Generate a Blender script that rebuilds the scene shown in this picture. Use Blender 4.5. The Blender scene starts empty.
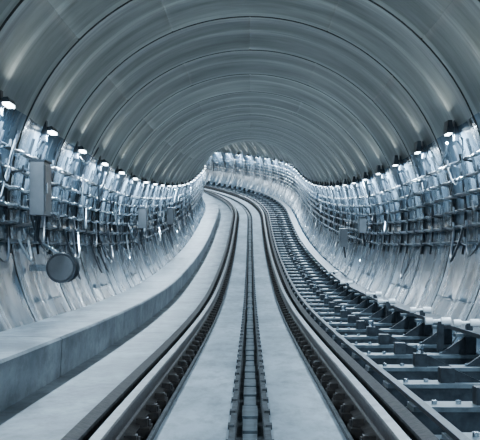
import bpy, math, random
from mathutils import Vector, Matrix
random.seed(7)
R=2.9; CZ=1.45; RING=2.3; S0=-9.2; NR=50
S1=S0+NR*RING
# ---------------- path ----------------
ZP=[(-20,-.45),(-10,-.70),(0,-.92),(5,-1.07),(12,-1.36),(18,-1.54),(24,-1.58),(34,-1.33),(43.5,-.80),(55,.28),(65,1.4),(75,2.45),(90,3.9),(110,5.8),(130,7.7)]
def zprof(s):
    n=len(ZP)
    for i in range(n-1):
        if s<=ZP[i+1][0] or i==n-2:
            x0,y0=ZP[i];x1,y1=ZP[i+1]
            def sl(j):
                if j<=0:return (ZP[1][1]-ZP[0][1])/(ZP[1][0]-ZP[0][0])
                if j>=n-1:return (ZP[-1][1]-ZP[-2][1])/(ZP[-1][0]-ZP[-2][0])
                return (ZP[j+1][1]-ZP[j-1][1])/(ZP[j+1][0]-ZP[j-1][0])
            h=x1-x0;t=(s-x0)/h
            m0=sl(i)*h;m1=sl(i+1)*h
            return (2*t**3-3*t*t+1)*y0+(t**3-2*t*t+t)*m0+(-2*t**3+3*t*t)*y1+(t**3-t*t)*m1
DS=.05
N=int((S1+2-(S0-2))/DS)
PX=[];x=0.;y=S0-2;th=0.
for i in range(N+1):
    s=S0-2+i*DS
    PX.append((x,y,th))
    k=min(max((s-53)/4,0),1)/58.
    x+=-math.sin(th)*DS;y+=math.cos(th)*DS;th+=k*DS
def P(s,lx,z):
    f=(s-(S0-2))/DS
    i=max(0,min(N-1,int(f)));t=f-i
    a=PX[i];b=PX[i+1]
    X=a[0]+(b[0]-a[0])*t;Y=a[1]+(b[1]-a[1])*t;T=a[2]+(b[2]-a[2])*t
    return Vector((X+math.cos(T)*lx,Y+math.sin(T)*lx,zprof(s)+z))
def heading(s):
    i=max(0,min(N-1,int((s-(S0-2))/DS)));return PX[i][2]
def wx(h,off=0):
    return math.sqrt(max(.01,(R-off)**2-(h-CZ)**2))
# ---------------- materials ----------------
def newmat(name):
    m=bpy.data.materials.new(name);m.use_nodes=True
    nt=m.node_tree;b=nt.nodes['Principled BSDF'];return m,nt,b
def mat(name,c1,c2,rough=.5,metal=0,scale=6,bump=.0,r2=None,coord='Object',stretch=(1,1,1),detail=6,stain=0):
    m,nt,b=newmat(name);N=nt.nodes;L=nt.links
    tc=N.new('ShaderNodeTexCoord');mp=N.new('ShaderNodeMapping');mp.inputs['Scale'].default_value=stretch
    L.new(tc.outputs[coord],mp.inputs[0])
    no=N.new('ShaderNodeTexNoise');no.inputs['Scale'].default_value=scale;no.inputs['Detail'].default_value=detail
    no.inputs['Roughness'].default_value=.6
    L.new(mp.outputs[0],no.inputs[0])
    cr=N.new('ShaderNodeValToRGB');cr.color_ramp.elements[0].color=(*c1,1);cr.color_ramp.elements[1].color=(*c2,1)
    cr.color_ramp.elements[0].position=.35;cr.color_ramp.elements[1].position=.65
    L.new(no.outputs[0],cr.inputs[0]);out=cr.outputs[0]
    if stain:
        n2=N.new('ShaderNodeTexNoise');n2.inputs['Scale'].default_value=7;n2.inputs['Detail'].default_value=10;n2.inputs['Roughness'].default_value=.75
        L.new(mp.outputs[0],n2.inputs[0])
        c2=N.new('ShaderNodeValToRGB');c2.color_ramp.elements[0].color=(1-stain,1-stain,1-stain,1);c2.color_ramp.elements[1].color=(1,1,1,1)
        c2.color_ramp.elements[0].position=.38;c2.color_ramp.elements[1].position=.55
        L.new(n2.outputs[0],c2.inputs[0])
        mx=N.new('ShaderNodeMix');mx.data_type='RGBA';mx.blend_type='MULTIPLY';mx.inputs[0].default_value=1
        L.new(out,mx.inputs[6]);L.new(c2.outputs[0],mx.inputs[7]);out=mx.outputs[2]
    L.new(out,b.inputs['Base Color'])
    b.inputs['Metallic'].default_value=metal
    mr=N.new('ShaderNodeMapRange');mr.inputs['To Min'].default_value=rough;mr.inputs['To Max'].default_value=r2 if r2 else rough
    L.new(no.outputs[0],mr.inputs[0]);L.new(mr.outputs[0],b.inputs['Roughness'])
    if bump:
        bp=N.new('ShaderNodeBump');bp.inputs['Strength'].default_value=bump;bp.inputs['Distance'].default_value=.02
        L.new(no.outputs[0],bp.inputs['Height']);L.new(bp.outputs[0],b.inputs['Normal'])
    return m
def lining(name,c1,c2,rough0,rough1,spec,st=(.25,3.6,1),bump=.3):
    m,nt,b=newmat(name);N=nt.nodes;L=nt.links
    uv=N.new('ShaderNodeUVMap');uv.uv_map='uv'
    mp=N.new('ShaderNodeMapping');mp.inputs['Scale'].default_value=st
    L.new(uv.outputs[0],mp.inputs[0])
    no=N.new('ShaderNodeTexNoise');no.inputs['Scale'].default_value=1.6;no.inputs['Detail'].default_value=8;no.inputs['Roughness'].default_value=.65
    L.new(mp.outputs[0],no.inputs[0])
    cr=N.new('ShaderNodeValToRGB');cr.color_ramp.elements[0].color=(*c1,1);cr.color_ramp.elements[1].color=(*c2,1)
    cr.color_ramp.elements[0].position=.36;cr.color_ramp.elements[1].position=.64
    L.new(no.outputs[0],cr.inputs[0])
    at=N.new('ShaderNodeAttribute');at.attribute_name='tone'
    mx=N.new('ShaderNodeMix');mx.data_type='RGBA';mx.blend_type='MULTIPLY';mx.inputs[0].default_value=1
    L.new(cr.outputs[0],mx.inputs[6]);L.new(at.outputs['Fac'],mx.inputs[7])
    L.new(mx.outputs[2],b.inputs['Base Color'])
    n2=N.new('ShaderNodeTexNoise');n2.inputs['Scale'].default_value=3;n2.inputs['Detail'].default_value=4
    L.new(mp.outputs[0],n2.inputs[0])
    mr=N.new('ShaderNodeMapRange');mr.inputs['From Min'].default_value=.3;mr.inputs['From Max'].default_value=.7
    mr.inputs['To Min'].default_value=rough0;mr.inputs['To Max'].default_value=rough1
    L.new(n2.outputs[0],mr.inputs[0]);L.new(mr.outputs[0],b.inputs['Roughness'])
    b.inputs['Specular IOR Level'].default_value=spec
    bp=N.new('ShaderNodeBump');bp.inputs['Strength'].default_value=bump;bp.inputs['Distance'].default_value=.02
    L.new(n2.outputs[0],bp.inputs['Height']);L.new(bp.outputs[0],b.inputs['Normal'])
    return m
M_ceil=lining('ceiling_concrete',(.115,.135,.128),(.28,.315,.30),.30,.5,.6,(.3,2.2,1),.18)
M_wall=lining('wall_concrete',(.045,.08,.115),(.18,.245,.30),.13,.34,1.0,(.5,1.4,1),.20)
M_groove=mat('joint_gasket',(.02,.025,.027),(.05,.06,.065),.8)
M_floor=mat('slab_concrete',(.23,.285,.33),(.47,.55,.61),.35,0,1.6,.2,.6,stretch=(1,.35,1),detail=9,stain=.35)
M_kerb=mat('walkway_concrete',(.08,.105,.125),(.29,.34,.375),.4,0,1.8,.3,.6,stretch=(1,.6,1),detail=9,stain=.4)
M_dirt=mat('trackbed_dark',(.012,.016,.018),(.06,.07,.08),.8,0,14,.6)
M_rail=mat('rail_rust',(.02,.02,.022),(.07,.06,.055),.55,.4,20,.2)
M_head=mat('rail_head_steel',(.16,.17,.18),(.30,.32,.33),.35,.9,10)
M_steel=mat('galvanised_steel',(.22,.28,.33),(.40,.47,.53),.25,.9,12)
M_dark=mat('dark_steel',(.012,.018,.025),(.04,.052,.065),.45,.5,10)
M_beam=mat('bracket_beam',(.04,.06,.075),(.11,.145,.17),.4,.1,8)
M_cab=mat('cabinet_paint',(.05,.06,.07),(.09,.105,.12),.4,.2,3)
M_cable=mat('cable_sheath',(.012,.02,.028),(.04,.05,.065),.3,0,10)
M_cableL=mat('cable_foil',(.45,.55,.62),(.75,.85,.92),.2,.7,10)
M_white=mat('porcelain',(.7,.75,.78),(.85,.88,.9),.25,0,5)
M_emit,nt,b=newmat('lamp_tube')
b.inputs['Emission Color'].default_value=(.75,.9,1,1);b.inputs['Emission Strength'].default_value=22
# ---------------- builder ----------------
class B:
    def __init__(s,name,mats):
        s.n=name;s.m=mats;s.v=[];s.f=[];s.mi=[]
    def box(s,s0,s1,x0,x1,z0,z1,m=0):
        b=len(s.v)
        for S in(s0,s1):
            for X in(x0,x1):
                for Z in(z0,z1): s.v.append(P(S,X,Z))
        for q in((0,1,3,2),(4,6,7,5),(0,4,5,1),(2,3,7,6),(0,2,6,4),(1,5,7,3)):
            s.f.append([b+i for i in q]);s.mi.append(m)
    def prism(s,prof,s0,s1,m=0,mids=None):
        b=len(s.v);n=len(prof)
        for S in(s0,s1):
            for X,Z in prof:s.v.append(P(S,X,Z))
        for i in range(n):
            j=(i+1)%n;s.f.append([b+i,b+j,b+n+j,b+n+i]);s.mi.append(mids[i] if mids else m)
        s.f.append([b+i for i in range(n)][::-1]);s.mi.append(m)
        s.f.append([b+n+i for i in range(n)]);s.mi.append(m)
    def sweep(s,prof,ss,mids,closed=False):
        b=len(s.v);n=len(prof)
        for S in ss:
            for X,Z in prof:s.v.append(P(S,X,Z))
        for k in range(len(ss)-1):
            for i in range(n if closed else n-1):
                j=(i+1)%n
                s.f.append([b+k*n+i,b+k*n+j,b+(k+1)*n+j,b+(k+1)*n+i]);s.mi.append(mids[i])
    def beam(s,a,c,w,h,m=0,up=Vector((0,0,1))):
        d=(c-a).normalized();sd=d.cross(up)
        if sd.length<1e-3: sd=d.cross(Vector((0,1,0)))
        sd.normalize();u=sd.cross(d).normalized();b=len(s.v)
        for p in(a,c):
            for i,j in((-1,-1),(1,-1),(1,1),(-1,1)):s.v.append(p+sd*i*w/2+u*j*h/2)
        for q in((3,2,1,0),(4,5,6,7),(0,1,5,4),(1,2,6,5),(2,3,7,6),(3,0,4,7)):
            s.f.append([b+i for i in q]);s.mi.append(m)
    def tube(s,pts,r,m=0,n=6,cap=True):
        b=len(s.v)
        for k,p in enumerate(pts):
            d=(pts[min(k+1,len(pts)-1)]-pts[max(k-1,0)]).normalized()
            sd=d.cross(Vector((0,0,1)))
            if sd.length<.02: sd=d.cross(Vector((0,1,0)))
            sd.normalize();u=sd.cross(d)
            rr=r[k] if isinstance(r,list) else r
            for i in range(n):
                a=2*math.pi*i/n;s.v.append(p+(sd*math.cos(a)+u*math.sin(a))*rr)
        for k in range(len(pts)-1):
            for i in range(n):
                j=(i+1)%n;s.f.append([b+k*n+i,b+k*n+j,b+(k+1)*n+j,b+(k+1)*n+i]);s.mi.append(m)
        if cap:
            s.f.append([b+i for i in range(n)][::-1]);s.mi.append(m)
            e=b+(len(pts)-1)*n;s.f.append([e+i for i in range(n)]);s.mi.append(m)
    def done(s,smooth=False,parent=None,bevel=0):
        me=bpy.data.meshes.new(s.n);me.from_pydata([tuple(v) for v in s.v],[],s.f);me.validate()
        for m in s.m:me.materials.append(m)
        for p,mi in zip(me.polygons,s.mi):p.material_index=mi
        import bmesh
        bm=bmesh.new();bm.from_mesh(me);bmesh.ops.recalc_face_normals(bm,faces=bm.faces);bm.to_mesh(me);bm.free()
        if smooth:
            for p in me.polygons:p.use_smooth=True
            me.set_sharp_from_angle(angle=math.radians(35))
        o=bpy.data.objects.new(s.n,me);bpy.context.collection.objects.link(o)
        if parent:o.parent=parent
        if bevel:
            md=o.modifiers.new('bevel','BEVEL');md.width=bevel;md.segments=2;md.limit_method='ANGLE'
        return o
def frange(a,b,d):
    n=max(1,int(round((b-a)/d)));return[a+(b-a)*i/n for i in range(n+1)]
# ---------------- lining ----------------
def build_lining(name,a0,a1,material,amp,rib_shade):
    V=[];F=[];MI=[];TONE=[];UV=[]
    prof=[(0,.03),(.013,.03)]
    for i in range(0,33):
        t=.016+(.984-.016)*i/32
        o=-amp*(abs(math.cos(math.pi*t))**3)-amp*.55*(max(0,math.cos(math.pi*(t-.5)))**14)
        prof.append((t,o))
    prof+=[(.987,.03),(1,.03)]
    for r in range(NR):
        rnd=random.Random(r*31+5)
        off=22.5 if r%2 else 0
        joints=[off+45*k-90 for k in range(0,9)]
        ang=set([a0,a1]);a=math.ceil(a0/3)*3
        while a<a1:ang.add(a);a+=3
        for j in joints:
            if a0+1<j<a1-1:
                for dd in(-.3,-.1,.1,.3):ang.add(j+dd)
                ang={q for q in ang if not(abs(q-j)<1 and abs(abs(q-j)-.3)>.01 and abs(abs(q-j)-.1)>.01)}
        ang=sorted(ang)
        tones={k:rnd.uniform(.88,1.08) for k in range(-2,12)}
        rt=rnd.uniform(.82,1.06)
        b=len(V)
        for t,o in prof:
            S=S0+(r+t)*RING
            for q in ang:
                g=0
                for j in joints:
                    if abs(q-j)<.2:g=.006
                rr=R+o+g
                A=math.radians(q)
                V.append(P(S,rr*math.cos(A),CZ+rr*math.sin(A)));UV.append((A*R,S))
        n=len(ang)
        for k in range(len(prof)-1):
            t=(prof[k][0]+prof[k+1][0])/2
            bt=1+rib_shade*(1.0 if (t<.09 or t>.93) else (.5 if abs(t-.5)<.045 else -.4))  # rib shading painted into the tone: lighter at ribs, darker between
            for i in range(n-1):
                F.append((b+k*n+i,b+(k+1)*n+i,b+(k+1)*n+i+1,b+k*n+i+1))
                mid=(ang[i]+ang[i+1])/2
                MI.append(1 if (k in(0,1,len(prof)-2,len(prof)-3)) else 0)
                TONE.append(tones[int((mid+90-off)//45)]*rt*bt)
    me=bpy.data.meshes.new(name);me.from_pydata([tuple(v) for v in V],[],F)
    me.materials.append(material);me.materials.append(M_groove)
    me.polygons.foreach_set('material_index',MI)
    uvl=me.uv_layers.new(name='uv')
    for l in me.loops:uvl.data[l.index].uv=UV[l.vertex_index]
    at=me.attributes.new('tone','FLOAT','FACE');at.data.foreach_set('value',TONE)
    for p in me.polygons:p.use_smooth=True
    me.set_sharp_from_angle(angle=math.radians(30))
    o=bpy.data.objects.new(name,me);bpy.context.collection.objects.link(o)
AMP=.12
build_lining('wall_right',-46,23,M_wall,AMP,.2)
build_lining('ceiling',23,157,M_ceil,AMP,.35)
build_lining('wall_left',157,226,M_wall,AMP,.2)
# ---------------- floor ----------------
SS=frange(S0,S1,.6)
fl=B('floor',[M_floor,M_dirt,M_kerb])
prof=[(-2.36,-.2),(-.98,-.2),(-.98,-.26),(-.60,-.26),(-.60,-.2),(-.125,-.2),(-.125,-.30),(.125,-.30),(.125,-.2),(.60,-.2),(.60,-.26),(.98,-.26),(.98,-.2),(2.36,-.2)]
fl.sweep(prof,SS,[2,0,1,0,0,1,1,1,0,0,1,1,2])
fl.done()
dc=B('drainage_channel',[M_dirt,M_beam,M_kerb])
for sx in(-1,1):
    dc.sweep([(sx*.13,-.2),(sx*.13,-.185),(sx*.09,-.185),(sx*.09,-.3)],SS,[0,0,0])
s=S0+.2
while s<S1:
    rr=random.random()
    dc.box(s,s+.48+.06*rr,-.045-.015*rr,.045+.015*rr,-.31,-.26+.01*rr,1)
    dc.box(s+.3,s+.40,-.14,-.10,-.2,-.17,0);dc.box(s+.3,s+.40,.10,.14,-.2,-.17,0)
    s+=.6
dc.done()
wk=B('concrete_walkway',[M_kerb,M_floor])
for r in range(NR):
    a=S0+r*RING+.012;b_=S0+(r+1)*RING-.012
    wk.prism([(-1.75,-.2),(-1.73,.15),(-1.75,.17),(-2.46,.17),(-2.30,-.2)],a,b_,0)
wk.done()
# ---------------- rails ----------------
rp=[(-.075,-.16),(.075,-.16),(.075,-.15),(.02,-.135),(.01,-.12),(.01,-.045),(.035,-.035),(.036,-.008),(.028,0),(-.028,0),(-.036,-.008),(-.035,-.035),(-.01,-.045),(-.01,-.12),(-.02,-.135),(-.075,-.15)]
for sx in(-1,1):
    rl=B('running_rail',[M_rail,M_head])
    rl.sweep([(sx*.7525+x,z) for x,z in rp],frange(S0,S1,.5),[0]*7+[0,1,0]+[0]*6,closed=True)
    s=S0+.3
    while s<S1:
        rl.box(s,s+.2,sx*.7525-.14,sx*.7525+.14,-.26,-.16,0)
        for q in(-1,1):
            rl.box(s+.06,s+.14,sx*.7525+q*.085-.035,sx*.7525+q*.085+.035,-.16,-.11,0)
            if s<45: rl.tube([P(s+.1,sx*.7525+q*.12,-.16),P(s+.1,sx*.7525+q*.12,-.12)],.018,0,6)
        s+=.6
    rl.done()
    gb=B('guard_beam',[M_dirt,M_rail])
    gb.sweep([(sx*.90,-.26),(sx*.90,-.07),(sx*.97,-.05),(sx*.98,-.06),(sx*.98,-.26)],frange(S0,S1,.5),[0,1,1,0])
    gb.sweep([(sx*.60,-.26),(sx*.60,-.17),(sx*.575,-.17),(sx*.575,-.2)],frange(S0,S1,.5),[0,0,0])
    gb.done()
# ---------------- right side brackets ----------------
rb=B('trackside_bracket_row',[M_beam,M_dark,M_steel,M_white])
s=S0+.5;k=0
while s<S1-1:
    rb.box(s-.12,s+.12,.99,2.24,-.2,-.06,1)
    rb.box(s-.13,s+.13,1.0,2.22,-.06,-.03,0)
    rb.box(s-.06,s+.06,1.40,1.50,-.03,.08,1)
    rb.prism([(1.50,-.03),(1.50,.07),(1.72,-.03)],s-.02,s+.02,1)
    for xx in(1.15,1.3,1.85,2.0):
        rb.tube([P(s,xx,-.03),P(s,xx,-.005)],.018,2,6)
    rb.box(s-.05,s+.05,2.08,2.18,-.03,.17,1)
    rb.prism([(2.08,-.03),(2.08,.14),(1.83,-.03)],s-.02,s+.02,1)
    rb.box(s-.07,s+.07,1.98,2.28,.14,.17,0)
    if k%3==0:
        rb.tube([P(s,1.45,.08),P(s,1.45,.11),P(s,1.45,.12),P(s,1.45,.15)],[.035,.025,.035,.03],2,8)
    k+=1;s+=1.15
rb.sweep([(2.06,.17),(2.06,.21),(2.08,.21),(2.08,.19),(2.34,.19),(2.34,.17)],frange(S0,S1,.6),[1]*6,closed=True)
rb.sweep([(1.02,-.03),(1.02,.0),(1.07,.0),(1.07,-.03)],frange(S0,S1,.6),[1]*4,closed=True)
rb.done()
ins=B('insulator_row',[M_white,M_steel,M_dark])
for s,xx in[(9.7,2.12),(10.0,1.9),(12.2,2.1),(14.5,2.0),(16.8,2.1),(21,2.05),(25,2.1)]:
    z=.27
    ins.tube([P(s,xx-.15,z),P(s,xx-.08,z),P(s,xx-.07,z),P(s,xx,z),P(s,xx+.01,z),P(s,xx+.1,z)],[.035,.035,.02,.02,.04,.04],0,12)
    ins.box(s-.03,s+.03,xx-.03,xx+.03,-.03 if xx<2.05 else .2,z,2)
ins.done(True)
# ---------------- cable brackets + cables ----------------
ARMS=[1.1,1.3,1.5,1.7,1.9,2.1]
for sx in(-1,1):
    cb=B('cable_bracket_row',[M_steel,M_dark])
    s=S0+.6;kk=0
    while s<92:
        hs=[.95+.2*i for i in range(8)]
        for i in range(7):
            cb.beam(P(s,sx*wx(hs[i],.13),hs[i]),P(s,sx*wx(hs[i+1],.13),hs[i+1]),.04,.03,1 if kk%3 else 0)
        for h in ARMS:
            xx=wx(h,.13)
            m=1 if (kk+int(h*10))%3==0 else 0
            cb.beam(P(s,sx*xx,h-.03),P(s,sx*(xx-.15),h+.0),.03,.022,m)
            cb.beam(P(s,sx*(xx-.15),h-.015),P(s,sx*(xx-.16),h+.06),.03,.02,m)
        s+=.7667;kk+=1
    cb.done()
    ca=B('cable_bundle',[M_cable,M_cableL,M_steel])
    for hi,h in enumerate(ARMS):
        for c in range(2):
            mm=random.choice([0,0,0,1]) if sx<0 else ([1,0,1,0,1,0][hi] if c==0 else 0);rad=random.choice([.013,.017,.022])
            off=.16+.055*c
            ph=random.random()*6;am=random.uniform(.015,.035)
            pts=[]
            for S in frange(0,92,.2556):
                u=((S-(S0+.6))/.7667)%1
                z=h+.02-am*math.sin(math.pi*u)*(1+.4*math.sin(S*.7+ph))
                pts.append(P(S,sx*(wx(h,.02)-off),z))
            ca.tube(pts,rad,mm,6)
    for q in range(110 if sx<0 else 30):
        S=random.uniform(7,45);h0=random.uniform(1.0,2.4);ln=random.uniform(.3,1.2);dp=random.uniform(.15,.6)
        pts=[]
        for i in range(11):
            t=i/10;hh=h0-dp*math.sin(math.pi*t)+.25*t*(q%3-1)
            pts.append(P(S+ln*t,sx*(wx(hh,.02)-.24-.05*math.sin(t*3)),hh))
        ca.tube(pts,random.choice([.008,.012,.016]),random.choice([0,0,1]),6)
    ca.done(True)
# ---------------- lamps ----------------
for r in range(NR):
    S=S0+(r+.5)*RING
    if S>100:break
    for sx in(-1,1):
        h=2.50;xw=wx(h,0)-.07;lb=B('tunnel_lamp',[M_dark,M_emit,M_steel])
        xl=xw-.13
        lb.beam(P(S,sx*xw,h+.02),P(S,sx*(xl),h+.05),.05,.05,0)
        lb.beam(P(S,sx*(wx(h-.25,.09)),h-.24),P(S,sx*(xl+.02),h+.03),.025,.025,0)
        lb.box(S-.05,S+.05,sx*(xw-.06),sx*(xw+.0),h-.12,h+.24,0)
        a=xl-.045;c=xl+.045
        if sx<0:
            lb.prism([(sx*a,h+.0),(sx*(a+.02),h+.05),(sx*(c-.02),h+.05),(sx*c,h+.0)],S-.14,S+.14,0)
            lb.box(S-.13,S+.13,sx*(a+.012),sx*(c-.012),h-.028,h+.001,1)
        else:
            lb.prism([(a,h-.03),(a+.02,h+.13),(c-.02,h+.13),(c,h-.03)],S-.13,S+.13,0)
            lb.box(S-.11,S+.11,a+.02,c-.02,h-.042,h-.029,1)
        o=lb.done()
        far=1.35 if S>45 else 1
        ld=bpy.data.lights.new('lamp_light','AREA');ld.shape='RECTANGLE';ld.size=.1;ld.size_y=.3
        ld.energy=92*far;ld.color=(.64,.83,1)
        lo=bpy.data.objects.new('lamp_light',ld);bpy.context.collection.objects.link(lo)
        lo.location=P(S,sx*xl,h-.055);lo.rotation_euler=(0,sx*math.radians(-16),heading(S));lo.parent=o
        ld=bpy.data.lights.new('ceiling_fill_light','AREA');ld.shape='RECTANGLE';ld.size=.06;ld.size_y=.26  # added fill light aimed across and up to brighten the ceiling
        ld.energy=10;ld.color=(.93,.98,.97)
        lo=bpy.data.objects.new('ceiling_fill_light',ld);bpy.context.collection.objects.link(lo)
        lo.location=P(S,sx*(xl-.07),h+.06);lo.rotation_euler=(0,sx*math.radians(115),heading(S));lo.parent=o
# ---------------- wall equipment ----------------
def cabinet(S,sx,h0,h1,dep,ln,nm='electrical_cabinet'):
    c=B(nm,[M_cab,M_dark,M_steel])
    xo=min(wx(h0),wx(h1))-dep-.3;xi=xo+dep
    c.box(S,S+ln,sx*xo,sx*xi,h0,h1,0)
    c.box(S+.03,S+ln-.03,sx*(xo-.012),sx*xo,h0+.04,h1-.04,0)
    c.box(S+.06,S+.09,sx*(xo-.03),sx*(xo-.012),(h0+h1)/2-.06,(h0+h1)/2+.06,2)
    c.box(S-.02,S+ln+.02,sx*(xo-.02),sx*(xi),h1,h1+.02,1)
    for hh in(h0+.08,h1-.08):
        c.beam(P(S+ln/2,sx*xi,hh),P(S+ln/2,sx*(wx(hh)-.08),hh),ln*.5,.03,2)
    for q in range(3):
        pts=[P(S+.08+q*.1+.1*t,sx*(xo+.1+.05*t),h0-.3*t) for t in(0,.3,.6,1)]
        c.tube(pts,.012,1,6)
    c.done(bevel=.006)
cabinet(11.5,-1,1.40,2.02,.17,.4)
cabinet(26,1,.85,1.3,.18,.4)
cabinet(22.3,1,1.3,1.65,.15,.3)
cabinet(23,-1,1.4,1.85,.18,.4)
cabinet(31,-1,1.3,1.8,.2,.4)
dr=B('cable_drum',[M_cab,M_dark,M_steel])
Sd=12.3;xd=-2.33;hd=.78
dr.tube([P(Sd,xd,hd),P(Sd+.02,xd,hd),P(Sd+.021,xd,hd),P(Sd+.25,xd,hd),P(Sd+.251,xd,hd),P(Sd+.28,xd,hd)],[.185,.19,.16,.16,.19,.185],1,28)
dr.tube([P(Sd-.02,xd,hd),P(Sd,xd,hd)],.155,0,28)
dr.beam(P(Sd+.14,xd-.1,hd),P(Sd+.14,-wx(hd)+.08,hd),.08,.08,2)
dr.beam(P(Sd+.14,xd+.05,hd+.1),P(Sd+.14,-wx(hd+.45)+.1,hd+.45),.03,.03,2)
dr.done(False)
# ---------------- world, camera ----------------
w=bpy.data.worlds.new('world');bpy.context.scene.world=w;w.use_nodes=True
bg=w.node_tree.nodes['Background'];bg.inputs[0].default_value=(.68,.84,.97,1);bg.inputs[1].default_value=4
cam=bpy.data.cameras.new('camera');co=bpy.data.objects.new('camera',cam);bpy.context.collection.objects.link(co)
cam.sensor_fit='HORIZONTAL';cam.sensor_width=36;cam.lens=36*1000/480
cam.clip_end=400;cam.clip_start=.05
co.location=(0,0,0);co.rotation_euler=(math.radians(90),0,math.radians(.57))
bpy.context.scene.camera=co
